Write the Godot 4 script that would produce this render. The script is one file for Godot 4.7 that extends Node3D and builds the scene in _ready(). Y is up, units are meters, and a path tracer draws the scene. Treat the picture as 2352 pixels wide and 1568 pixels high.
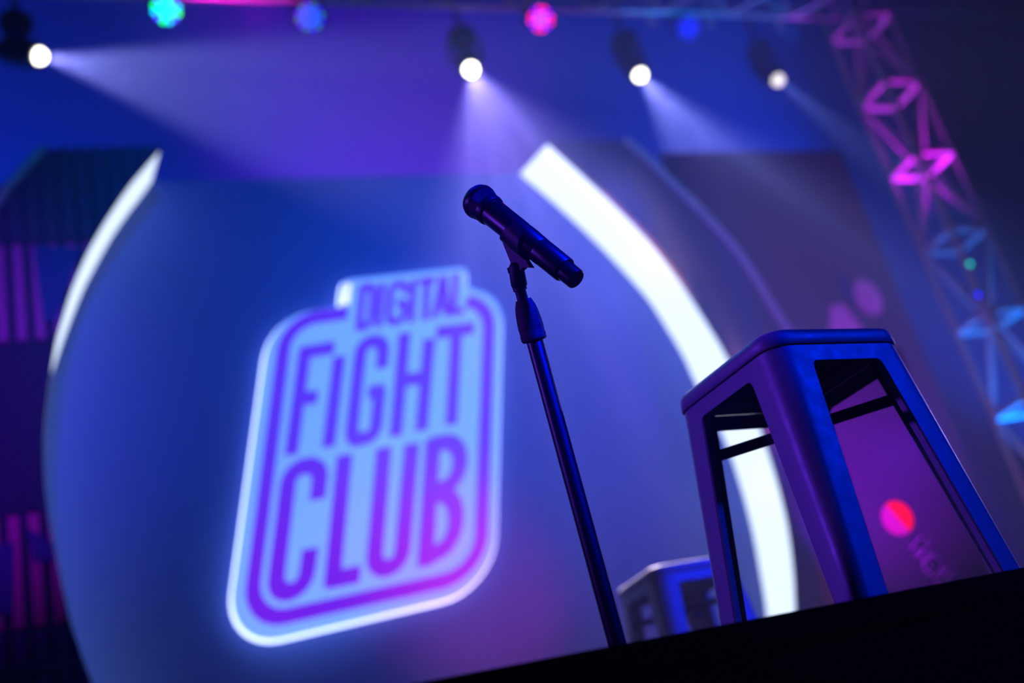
extends Node3D
# A stage at a night event: microphone on a stand, sheet-metal stools, an oval scenic arch with light strips,
# a glowing club sign, moving heads and par cans in haze. Metres; the set's wall plane is z = -6.

var gid := 10
var mats := {}
var rng := RandomNumberGenerator.new()

# ---------------------------------------------------------------- naming
func meta(o: Node, label := "", category := "", group := "", kind := "") -> void:
	if label: o.set_meta("label", label)
	if category: o.set_meta("category", category)
	if group: o.set_meta("group", group)
	if kind: o.set_meta("kind", kind)

func thing(called: String, label: String, category: String, at := Vector3.ZERO, group := "") -> Node3D:
	var o := Node3D.new()
	o.name = called
	add_child(o, true)
	o.position = at
	meta(o, label, category, group)
	return o

func obj(called: String, st: SurfaceTool, m: Material, parent: Node3D = self) -> MeshInstance3D:
	st.generate_normals()
	st.set_material(m)
	return put(called, st.commit(), parent)

func put(called: String, me: Mesh, parent: Node3D = self, at := Vector3.ZERO) -> MeshInstance3D:
	var o := MeshInstance3D.new()
	o.mesh = me
	o.name = called
	parent.add_child(o, true)
	o.position = at
	return o

func struct(called: String, st: SurfaceTool, m: Material) -> MeshInstance3D:
	var o := obj(called, st, m)
	meta(o, "", "", "", "structure")
	return o

# ---------------------------------------------------------------- shapes
func mb() -> SurfaceTool:
	var st := SurfaceTool.new()
	st.begin(Mesh.PRIMITIVE_TRIANGLES)
	return st

func flat(st: SurfaceTool) -> void:
	gid += 1
	st.set_smooth_group(gid)

func tri(st: SurfaceTool, a: Vector3, b: Vector3, c: Vector3, ua := Vector2.ZERO, ub := Vector2.ZERO, uc := Vector2.ZERO) -> void:
	st.set_uv(ua); st.add_vertex(a)
	st.set_uv(ub); st.add_vertex(b)
	st.set_uv(uc); st.add_vertex(c)

func quad(st: SurfaceTool, a: Vector3, b: Vector3, c: Vector3, d: Vector3, ua := Vector2.ZERO, ub := Vector2.ZERO, uc := Vector2.ZERO, ud := Vector2.ZERO) -> void:
	tri(st, a, b, c, ua, ub, uc)
	tri(st, a, c, d, ua, uc, ud)

# box with small chamfers on its twelve edges
func box(st: SurfaceTool, c: Vector3, s: Vector3, basis := Basis.IDENTITY, ch := 0.0) -> void:
	var h := s / 2.0
	ch = minf(ch, minf(h.x, minf(h.y, h.z)) * 0.9)
	var i := h - Vector3.ONE * ch
	for ax in 3:
		var u := (ax + 1) % 3
		var v := (ax + 2) % 3
		for sg in [-1.0, 1.0]:
			var p := []
			for k in [[-1, -1], [1, -1], [1, 1], [-1, 1]]:
				var q := Vector3.ZERO
				q[ax] = sg * h[ax]; q[u] = k[0] * i[u]; q[v] = k[1] * i[v]
				p.append(c + basis * q)
			flat(st)
			if sg < 0: quad(st, p[0], p[1], p[2], p[3])
			else: quad(st, p[3], p[2], p[1], p[0])
	if ch <= 0.0: return
	for ax in 3:
		var u := (ax + 1) % 3
		var v := (ax + 2) % 3
		for su in [-1.0, 1.0]:
			for sv in [-1.0, 1.0]:
				var p := []
				for k in [[-1, 0], [1, 0], [1, 1], [-1, 1]]:
					var q := Vector3.ZERO
					q[ax] = k[0] * i[ax]
					q[u] = su * (h[u] if k[1] == 0 else i[u])
					q[v] = sv * (i[v] if k[1] == 0 else h[v])
					p.append(c + basis * q)
				flat(st)
				if su * sv > 0: quad(st, p[0], p[3], p[2], p[1])
				else: quad(st, p[0], p[1], p[2], p[3])
	for sx in [-1.0, 1.0]:
		for sy in [-1.0, 1.0]:
			for sz in [-1.0, 1.0]:
				var a := c + basis * Vector3(sx * h.x, sy * i.y, sz * i.z)
				var b := c + basis * Vector3(sx * i.x, sy * h.y, sz * i.z)
				var d := c + basis * Vector3(sx * i.x, sy * i.y, sz * h.z)
				flat(st)
				if sx * sy * sz > 0: tri(st, a, d, b)
				else: tri(st, a, b, d)

func frame_of(d: Vector3) -> Basis:
	var y := d.normalized()
	var x := (Vector3.RIGHT if absf(y.x) < 0.8 else Vector3.BACK).cross(y).normalized()
	return Basis(x, y, x.cross(y))

# profile: Vector2(radius, height) pairs turned about the local y axis
func lathe(st: SurfaceTool, prof: Array, at: Vector3, basis := Basis.IDENTITY, seg := 24) -> void:
	var groups := []
	gid += 1
	for i in prof.size() - 1:
		if i > 0:
			var a: Vector2 = (prof[i] - prof[i - 1]).normalized()
			var b: Vector2 = (prof[i + 1] - prof[i]).normalized()
			if a.dot(b) < 0.8: gid += 1
		groups.append(gid)
	for i in prof.size() - 1:
		st.set_smooth_group(groups[i])
		for k in seg:
			var a0 := TAU * k / seg
			var a1 := TAU * (k + 1) / seg
			var p := []
			var uv := []
			for e in [[i, a0, k], [i, a1, k + 1], [i + 1, a1, k + 1], [i + 1, a0, k]]:
				var r: Vector2 = prof[e[0]]
				p.append(at + basis * Vector3(r.x * cos(e[1]), r.y, r.x * sin(e[1])))
				uv.append(Vector2(float(e[2]) / seg, float(e[0]) / (prof.size() - 1)))
			if prof[i].x < 1e-6: tri(st, p[0], p[3], p[2], uv[0], uv[3], uv[2])
			elif prof[i + 1].x < 1e-6: tri(st, p[0], p[2], p[1], uv[0], uv[2], uv[1])
			else: quad(st, p[0], p[3], p[2], p[1], uv[0], uv[3], uv[2], uv[1])

func tube(st: SurfaceTool, a: Vector3, b: Vector3, r0: float, r1 := -1.0, seg := 12) -> void:
	if r1 < 0: r1 = r0
	var l := a.distance_to(b)
	lathe(st, [Vector2(0, 0), Vector2(r0, 0), Vector2(r1, l), Vector2(0, l)], a, frame_of(b - a), seg)

# tube along a line of points
func sweep(st: SurfaceTool, pts: Array, r: float, seg := 8) -> void:
	gid += 1
	st.set_smooth_group(gid)
	var rings := []
	for i in pts.size():
		var d: Vector3 = (pts[mini(i + 1, pts.size() - 1)] - pts[maxi(i - 1, 0)]).normalized()
		var x := Vector3.BACK.cross(d).normalized() if absf(d.z) < 0.9 else Vector3.UP.cross(d).normalized()
		var y := d.cross(x)
		var ring := []
		for k in seg: ring.append(pts[i] + (x * cos(TAU * k / seg) + y * sin(TAU * k / seg)) * r)
		rings.append(ring)
	for i in pts.size() - 1:
		for k in seg:
			var n := (k + 1) % seg
			quad(st, rings[i][k], rings[i + 1][k], rings[i + 1][n], rings[i][n])
	for e in [0, pts.size() - 1]:
		flat(st)
		for k in range(1, seg - 1):
			if e == 0: tri(st, rings[e][0], rings[e][k], rings[e][k + 1])
			else: tri(st, rings[e][0], rings[e][k + 1], rings[e][k])

# a flat outline in x, y given depth from z0 (back) to z1 (front)
func ext(st: SurfaceTool, poly: PackedVector2Array, z0: float, z1: float, xf := Transform3D.IDENTITY, uvr := Rect2(0, 0, 1, 1)) -> void:
	if poly.size() < 3: return
	if Geometry2D.is_polygon_clockwise(poly):
		poly = poly.duplicate()
		poly.reverse()
	var ix := Geometry2D.triangulate_polygon(poly)
	var f := func(p: Vector2, z: float) -> Vector3: return xf * Vector3(p.x, p.y, z)
	var u := func(p: Vector2) -> Vector2: return Vector2((p.x - uvr.position.x) / uvr.size.x, 1.0 - (p.y - uvr.position.y) / uvr.size.y)
	for side in 2:
		flat(st)
		var z := z1 if side == 0 else z0
		for i in range(0, ix.size(), 3):
			var a := poly[ix[i]]
			var b := poly[ix[i + 1]]
			var c := poly[ix[i + 2]]
			var ccw := (b - a).cross(c - a) > 0
			if ccw == (side == 0): tri(st, f.call(a, z), f.call(c, z), f.call(b, z), u.call(a), u.call(c), u.call(b))
			else: tri(st, f.call(a, z), f.call(b, z), f.call(c, z), u.call(a), u.call(b), u.call(c))
	var n := poly.size()
	for i in n:
		var a := poly[i]
		var b := poly[(i + 1) % n]
		var pre := (a - poly[(i + n - 1) % n]).normalized()
		if pre.dot((b - a).normalized()) < 0.85 or i == 0: flat(st)
		quad(st, f.call(a, z0), f.call(a, z1), f.call(b, z1), f.call(b, z0), u.call(a), u.call(a), u.call(b), u.call(b))

func rrect(x0: float, y0: float, x1: float, y1: float, r: float, n := 5) -> PackedVector2Array:
	var o := PackedVector2Array()
	for q in [[x1 - r, y1 - r, 0.0], [x0 + r, y1 - r, PI / 2], [x0 + r, y0 + r, PI], [x1 - r, y0 + r, 1.5 * PI]]:
		for k in n + 1:
			var a: float = q[2] + PI / 2 * k / n
			o.append(Vector2(q[0] + r * cos(a), q[1] + r * sin(a)))
	return o

func rect(x0: float, y0: float, x1: float, y1: float) -> PackedVector2Array:
	return PackedVector2Array([Vector2(x0, y0), Vector2(x1, y0), Vector2(x1, y1), Vector2(x0, y1)])

func arc(cx: float, cy: float, rx: float, ry: float, a0: float, a1: float, n := 10) -> PackedVector2Array:
	var o := PackedVector2Array()
	for k in n + 1:
		var a := deg_to_rad(lerpf(a0, a1, float(k) / n))
		o.append(Vector2(cx + rx * cos(a), cy + ry * sin(a)))
	return o

# smooth line through measured points
func smooth(pts: Array, n := 6) -> PackedVector2Array:
	var o := PackedVector2Array()
	for i in pts.size() - 1:
		var p0: Vector2 = pts[maxi(i - 1, 0)]
		var p3: Vector2 = pts[mini(i + 2, pts.size() - 1)]
		for k in n:
			o.append(pts[i].cubic_interpolate(pts[i + 1], p0, p3, float(k) / n))
	o.append(pts[-1])
	return o

# ---------------------------------------------------------------- materials
func mat(key: String, c: Color, rough := 0.6, metal := 0.0) -> StandardMaterial3D:
	if mats.has(key): return mats[key]
	var m := StandardMaterial3D.new()
	m.resource_name = key
	m.albedo_color = c
	m.roughness = rough
	m.metallic = metal
	mats[key] = m
	return m

func glow(key: String, c: Color, energy: float, base := Color(0.05, 0.05, 0.06)) -> StandardMaterial3D:
	if mats.has(key): return mats[key]
	var m := mat(key, base, 0.4)
	m.emission_enabled = true
	m.emission = c
	m.emission_energy_multiplier = energy
	return m

func noise_tex(freq: float, lo: Color, hi: Color, seed_ := 1, size := 256) -> NoiseTexture2D:
	var n := FastNoiseLite.new()
	n.seed = seed_
	n.frequency = freq
	n.fractal_octaves = 4
	var t := NoiseTexture2D.new()
	t.width = size; t.height = size
	t.seamless = true
	t.noise = n
	var g := Gradient.new()
	g.set_color(0, lo); g.set_color(1, hi)
	t.color_ramp = g
	return t

# ---------------------------------------------------------------- lights
func spot(called: String, at: Vector3, towards: Vector3, c: Color, energy: float, angle: float, soft := 1.0, size := 0.1) -> SpotLight3D:
	var l := SpotLight3D.new()
	l.name = called
	l.light_color = c
	l.light_energy = energy
	l.spot_angle = angle
	l.spot_angle_attenuation = soft
	l.spot_range = 30.0
	l.spot_attenuation = 2.0
	l.light_size = size
	l.shadow_enabled = true
	var d := (towards - at).normalized()
	l.basis = Basis.looking_at(d, Vector3.UP if absf(d.y) < 0.95 else Vector3.RIGHT)
	l.position = at
	add_child(l, true)
	return l

func omni(called: String, at: Vector3, c: Color, energy: float, size := 0.1) -> OmniLight3D:
	var l := OmniLight3D.new()
	l.name = called
	l.light_color = c
	l.light_energy = energy
	l.omni_range = 30.0
	l.omni_attenuation = 2.0
	l.light_size = size
	l.shadow_enabled = true
	l.position = at
	add_child(l, true)
	return l

const DECK := 0.757

func _ready() -> void:
	rng.seed = 7
	# ---- camera: low in front of the stage, 40 mm lens wide open, rolled clockwise
	var cam := Camera3D.new()
	cam.name = "camera"
	add_child(cam)
	cam.position = Vector3(0, 0.55, 0)
	cam.basis = Basis(Vector3.UP, deg_to_rad(-23.0)) * Basis(Vector3.RIGHT, deg_to_rad(23.297)) * Basis(Vector3.BACK, deg_to_rad(-14.155))
	var at := CameraAttributesPhysical.new()
	at.frustum_focal_length = 40.0
	at.frustum_focus_distance = 1.97
	at.exposure_aperture = 1.5
	cam.attributes = at
	cam.fov = 33.398
	cam.near = 0.05
	cam.far = 60.0
	cam.current = true
	# ---- environment: a dark hall full of thin haze
	var we := WorldEnvironment.new()
	we.name = "environment"
	var e := Environment.new()
	e.background_mode = Environment.BG_COLOR
	e.background_color = Color.BLACK
	e.tonemap_mode = Environment.TONE_MAPPER_LINEAR
	e.tonemap_exposure = 1.0
	e.sdfgi_enabled = true
	e.ssao_enabled = true
	e.ssil_enabled = true
	e.volumetric_fog_enabled = true
	e.volumetric_fog_density = 0.023
	e.volumetric_fog_albedo = Color(0.6, 0.62, 1.0)
	e.volumetric_fog_anisotropy = 0.0
	we.environment = e
	add_child(we)
	# ---- washes that hang out of frame
	spot("stool_key_light", Vector3(5.2, 3.6, 1.6), Vector3(1.45, 1.05, -1.75), Color(0.0, 0.17, 1.0), 23.0, 10.0)
	spot("rear_stool_key_light", Vector3(4.6, 3.4, -0.4), Vector3(1.9, 1.1, -3.6), Color(0.0, 0.13, 1.0), 40.0, 7.0)
	spot("microphone_key_light", Vector3(2.6, 3.6, 1.2), Vector3(0.74, 1.3, -1.6), Color(0.0, 0.06, 1.0), 170.0, 6.0, 1.0, 0.1)
	spot("stool_rim_light", Vector3(6.4, 2.6, -4.2), Vector3(1.5, 1.0, -1.9), Color(0.6, 0.55, 1.0), 7.0, 7.0)
	spot("purple_side_light", Vector3(-3.2, 2.6, -2.6), Vector3(1.1, 1.15, -1.7), Color(0.45, 0.2, 1.0), 12.0, 10.0)
	spot("backdrop_wash_light", Vector3(0.4, 5.4, 0.2), Vector3(1.7, 3.9, -6.5), Color(0.0, 0.58, 1.0), 36.0, 22.0)
	spot("backdrop_side_wash_light", Vector3(3.0, 5.4, 0.2), Vector3(2.9, 3.7, -6.5), Color(0.14, 0.58, 1.0), 34.0, 18.0)
	spot("arch_wash_light", Vector3(-0.42, 3.3, -2.4), Vector3(-0.8, 3.3, -6.0), Color(0.52, 0.06, 1.0), 11.0, 24.0)
	spot("back_wall_blue_light", Vector3(-2.5, 2.0, -8.0), Vector3(0.6, 9.5, -12.0), Color(0.0, 0.45, 1.0), 170.0, 42.0)
	spot("back_wall_purple_light", Vector3(3.6, 2.5, -8.0), Vector3(4.0, 9.4, -12.0), Color(0.8, 0.0, 1.0), 200.0, 20.0)
	spot("back_wall_right_light", Vector3(11.8, 1.6, -9.6), Vector3(8.0, 11.4, -12.0), Color(0.0, 0.46, 1.0), 420.0, 18.0)
	build_room()
	build_deck()
	build_arch()
	build_boards()
	build_sign()
	build_stools()
	build_mic()
	build_rig()
	build_tower()

# ================================================================ setting
func build_room() -> void:
	var dark := mat("black_paint", Color(0.05, 0.05, 0.06), 0.9)
	var con := mat("dark_concrete", Color(0.09, 0.09, 0.1), 0.8)
	con.albedo_texture = noise_tex(0.02, Color(0.7, 0.7, 0.7), Color(1, 1, 1), 3)
	con.uv1_triplanar = true
	var st := mb(); box(st, Vector3(3.5, -0.1, -3.5), Vector3(20, 0.2, 18)); struct("floor", st, con)
	st = mb(); box(st, Vector3(3.5, 14.1, -3.5), Vector3(20, 0.2, 18)); struct("ceiling", st, dark)
	var drape := mat("backdrop_cloth", Color(0.22, 0.24, 0.55), 0.95)
	st = mb(); box(st, Vector3(3.5, 7, -12.1), Vector3(20, 14, 0.2)); struct("wall_back", st, drape)
	st = mb(); box(st, Vector3(3.5, 7, 5.1), Vector3(20, 14, 0.2)); struct("wall_front", st, dark)
	st = mb(); box(st, Vector3(-6.1, 7, -3.5), Vector3(0.2, 14, 17)); struct("wall_left", st, dark)
	st = mb(); box(st, Vector3(13.1, 7, -3.5), Vector3(0.2, 14, 17)); struct("wall_right", st, dark)

func build_deck() -> void:
	var t := thing("stage_deck", "low black stage deck whose front edge cuts across the lower right corner", "stage", Vector3(3.5, 0, -1.41))
	var blk := mat("deck_black", Color(0.02, 0.02, 0.02), 1.0)
	blk.metallic_specular = 0.15
	var st := mb(); box(st, Vector3(0, DECK - 0.02, -4.75), Vector3(17, 0.04, 9.5), Basis.IDENTITY, 0.004)
	obj("deck_top", st, blk, t)
	for i in 8:
		st = mb(); box(st, Vector3(-7.44 + i * 2.125, (DECK - 0.04) / 2, -0.03), Vector3(2.115, DECK - 0.042, 0.03), Basis.IDENTITY, 0.004)
		obj("skirt_panel", st, blk, t)
	st = mb(); box(st, Vector3(0, (DECK - 0.04) / 2, -4.75), Vector3(16.8, DECK - 0.042, 9.2))
	obj("substructure", st, blk, t)

# ================================================================ the oval scenic arch
# outlines of the opening, measured in metres on the arch's face and on the backdrop behind it
var left_front := [Vector2(0.585, 4.86), Vector2(0.41, 4.64), Vector2(0.29, 4.46), Vector2(0.2, 4.31), Vector2(0.11, 4.14), Vector2(0.02, 3.93), Vector2(-0.04, 3.75), Vector2(-0.09, 3.58), Vector2(-0.14, 3.31), Vector2(-0.18, 3.03), Vector2(-0.19, 2.73), Vector2(-0.17, 2.44), Vector2(-0.125, 2.09), Vector2(-0.1, 1.96), Vector2(-0.04, 1.72), Vector2(0.1, 1.3), Vector2(0.32, 0.8)]
var left_back := [Vector2(0.555, 4.95), Vector2(0.48, 4.84), Vector2(0.38, 4.7), Vector2(0.27, 4.53), Vector2(0.16, 4.33), Vector2(0.07, 4.15), Vector2(-0.035, 3.89), Vector2(-0.14, 3.6), Vector2(-0.25, 3.31), Vector2(-0.33, 3.03), Vector2(-0.37, 2.73), Vector2(-0.37, 2.44), Vector2(-0.34, 2.09), Vector2(-0.32, 1.96), Vector2(-0.26, 1.72), Vector2(-0.12, 1.3), Vector2(0.1, 0.8)]
var right_front := [Vector2(3.19, 4.87), Vector2(3.37, 4.62), Vector2(3.56, 4.34), Vector2(3.71, 4.09), Vector2(3.81, 3.87), Vector2(3.9, 3.63), Vector2(3.98, 3.37), Vector2(4.04, 3.13), Vector2(4.1, 2.75), Vector2(4.11, 2.51), Vector2(4.1, 2.21), Vector2(4.07, 1.94), Vector2(4.01, 1.68), Vector2(3.95, 1.49), Vector2(3.85, 1.2), Vector2(3.66, 0.8)]
var right_back := [Vector2(3.15, 4.94), Vector2(3.36, 4.67), Vector2(3.55, 4.4), Vector2(3.71, 4.14), Vector2(3.87, 3.84), Vector2(3.95, 3.59), Vector2(4.01, 3.36), Vector2(4.04, 3.15), Vector2(4.12, 2.73), Vector2(4.13, 2.38), Vector2(4.11, 2.06), Vector2(4.07, 1.79), Vector2(4.03, 1.56), Vector2(3.98, 1.38), Vector2(3.87, 1.1), Vector2(3.71, 0.8)]
var right_outer := [Vector2(3.77, 4.87), Vector2(3.91, 4.69), Vector2(4.06, 4.45), Vector2(4.21, 4.21), Vector2(4.36, 3.93), Vector2(4.44, 3.67), Vector2(4.49, 3.46), Vector2(4.54, 3.28), Vector2(4.59, 2.95), Vector2(4.61, 2.6), Vector2(4.6, 2.2), Vector2(4.54, 1.75), Vector2(4.42, 1.25), Vector2(4.28, 0.78)]
var left_outer := [Vector2(-0.08, 4.85), Vector2(-0.21, 4.68), Vector2(-0.34, 4.49), Vector2(-0.47, 4.21), Vector2(-0.58, 3.87), Vector2(-0.66, 3.45), Vector2(-0.71, 2.95), Vector2(-0.71, 2.5), Vector2(-0.68, 2.05), Vector2(-0.6, 1.5), Vector2(-0.5, 1.1), Vector2(-0.37, 0.78)]

func band(inner: Array, outer: Array) -> PackedVector2Array:
	var p := smooth(inner, 4)
	var q := smooth(outer, 4)
	q.reverse()
	p.append_array(q)
	return p

# a strip of given thickness between a line on the face and a line on the backdrop
func strip(st: SurfaceTool, a: Array, b: Array, za: float, zb: float, inset: float, thick: float) -> void:
	var p := smooth(a, 4)
	var q := []
	var bb := smooth(b, 4)
	for i in p.size(): q.append(bb[clampi(roundi(float(i) * (bb.size() - 1) / (p.size() - 1)), 0, bb.size() - 1)])
	var off := func(line, i: int) -> Vector2:
		var d: Vector2 = line[mini(i + 1, line.size() - 1)] - line[maxi(i - 1, 0)]
		return Vector2(d.y, -d.x).normalized() * signf(Vector2(d.y, -d.x).dot(Vector2(2.0, 2.6) - line[i]))
	gid += 3
	for i in p.size() - 1:
		var c := []
		for k in [i, i + 1]:
			var na: Vector2 = off.call(p, k)
			var nb: Vector2 = off.call(q, k)
			for e in [[p[k], na, za], [q[k], nb, zb]]:
				for t in [inset, inset - thick]:
					var w: Vector2 = e[0] + e[1] * t
					c.append(Vector3(w.x, w.y, e[2]))
		st.set_smooth_group(gid)
		quad(st, c[0], c[2], c[6], c[4])
		st.set_smooth_group(gid - 1)
		quad(st, c[1], c[5], c[7], c[3])
		st.set_smooth_group(gid - 2)
		quad(st, c[0], c[4], c[5], c[1])
		quad(st, c[2], c[3], c[7], c[6])

func image_print(w: int, h: int, fn: Callable) -> ImageTexture:
	var im := Image.create(w, h, false, Image.FORMAT_RGB8)
	for y in h:
		for x in w:
			im.set_pixel(x, y, fn.call(float(x) / w, float(y) / h))
	return ImageTexture.create_from_image(im)

func build_arch() -> void:
	var board := mat("arch_board", Color(0.42, 0.42, 0.5), 0.7)
	# --- backdrop inside the arch
	var cloth := mat("backdrop_panel", Color(0.2, 0.3, 0.62), 0.85)
	var st := mb()
	ext(st, rect(-0.9, DECK, 4.9, 4.95), -6.56, -6.5)
	var o := obj("backdrop", st, cloth)
	meta(o, "broad smooth backdrop panel inside the oval arch, behind the glowing sign", "backdrop")
	# --- left half: painted vertical ribs in bands
	var t := thing("scenic_arch_half", "left half of the oval arch, ribbed boards in navy and magenta bands", "stage set")
	st = mb(); ext(st, band(left_front, left_outer), -6.04, -6.0)
	obj("board", st, mat("navy_paint", Color(0.1, 0.08, 0.3), 0.7), t)
	var out := band(left_front, left_outer)
	var rows := [[4.86, 4.21, "dim_violet_paint", Color(0.2, 0.11, 0.36)], [4.19, 3.59, "magenta_paint", Color(0.72, 0.14, 0.62)], [3.57, 2.62, "navy_paint", Color(0.1, 0.08, 0.3)],
		[2.6, 2.03, "bright_magenta_paint", Color(0.85, 0.1, 0.6)], [2.01, 1.84, "deep_blue_paint", Color(0.08, 0.2, 0.5)], [1.82, 0.78, "deep_blue_paint", Color(0.08, 0.2, 0.5)]]
	for r in rows:
		for k in 15:
			var x := -0.75 + k * 0.094
			for pc in Geometry2D.intersect_polygons(rect(x, r[1], x + 0.05, r[0]), out):
				st = mb(); ext(st, pc, -6.0, -5.972)
				obj("rib", st, mat(r[2], r[3], 0.6), t)
	for pl in [[[-0.17, 4.18], [-0.14, 3.69], [-0.085, 3.68], [0.085, 4.14]], [[-0.55, 2.46], [-0.35, 2.46], [-0.37, 2.1], [-0.58, 2.1]], [[-0.285, 2.53], [-0.165, 2.42], [-0.175, 2.33], [-0.27, 2.35]]]:
		var pp := PackedVector2Array()
		for q in pl: pp.append(Vector2(q[0], q[1]))
		st = mb(); ext(st, pp, -6.0, -5.962)
		obj("blue_plate", st, mat("plate_blue", Color(0.03, 0.12, 0.5), 0.6), t)
	st = mb(); box(st, Vector3(-0.34, 1.83, -5.97), Vector3(0.5, 0.03, 0.06)); obj("rail", st, mat("deep_blue_paint", Color(0.08, 0.2, 0.5), 0.6), t)
	edge_tube(left_outer, t)
	var white := glow("light_strip_white", Color(0.88, 0.95, 1.0), 1.3, Color(0.7, 0.7, 0.7))
	st = mb(); strip(st, left_front, left_back, -6.045, -6.5, 0.0, 0.02)
	o = obj("light_strip", st, white)
	meta(o, "thin white curved light strip at the left of the backdrop, tapering downwards", "light strip")
	# --- right half: printed board
	t = thing("scenic_arch_half", "right half of the oval arch, printed dusky board outside the wide light strip", "stage set")
	var art := image_print(128, 256, func(u: float, v: float) -> Color:
		var c := Color(0.22, 0.19, 0.34)
		for b in [[0.42, 0.17, 0.12, 0.10, Color(0.85, 0.45, 0.4)], [0.5, 0.28, 0.1, 0.09, Color(0.8, 0.5, 0.4)], [0.62, 0.46, 0.07, 0.07, Color(0.85, 0.55, 0.42)], [0.33, 0.14, 0.14, 0.07, Color(0.65, 0.4, 0.55)], [0.57, 0.40, 0.05, 0.12, Color(0.12, 0.14, 0.3)], [0.72, 0.6, 0.08, 0.06, Color(0.2, 0.3, 0.45)], [0.78, 0.36, 0.05, 0.3, Color(0.16, 0.2, 0.42)], [0.7, 0.53, 0.05, 0.05, Color(0.8, 0.6, 0.5)], [0.75, 0.75, 0.09, 0.06, Color(0.35, 0.3, 0.7)], [0.72, 0.84, 0.06, 0.04, Color(0.15, 0.15, 0.25)]]:
			var d := pow((u - b[0]) / b[2], 2) + pow((v - b[1]) / b[3], 2)
			c = c.lerp(b[4], clampf(1.4 * exp(-d), 0, 1))
		return c)
	var pm := mat("printed_arch", Color(1, 1, 1), 0.7)
	pm.albedo_texture = art
	st = mb(); ext(st, band(right_front, right_outer), -6.04, -6.0, Transform3D.IDENTITY, Rect2(3.1, 0.775, 1.52, 4.1))
	obj("board", st, pm, t)
	edge_tube(right_outer, t)
	st = mb(); strip(st, right_front, right_back, -6.045, -6.5, 0.0, 0.02)
	o = obj("light_strip", st, white)
	meta(o, "wide white curved light strip sweeping from above the microphone down behind the stool", "light strip")
	for p in [Vector3(3.6, 3.9, -6.25), Vector3(3.9, 2.3, -6.25)]:
		omni("light_strip_light", p, Color(0.9, 0.95, 1.0), 0.02, 0.15)

func edge_tube(line: Array, t: Node3D) -> void:
	var pts := []
	for p in smooth(line, 4): pts.append(Vector3(p.x, p.y, -5.99))
	var st := mb(); sweep(st, pts, 0.03, 10)
	obj("edge_pipe", st, mat("edge_pipe_grey", Color(0.6, 0.62, 0.7), 0.4), t)

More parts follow.
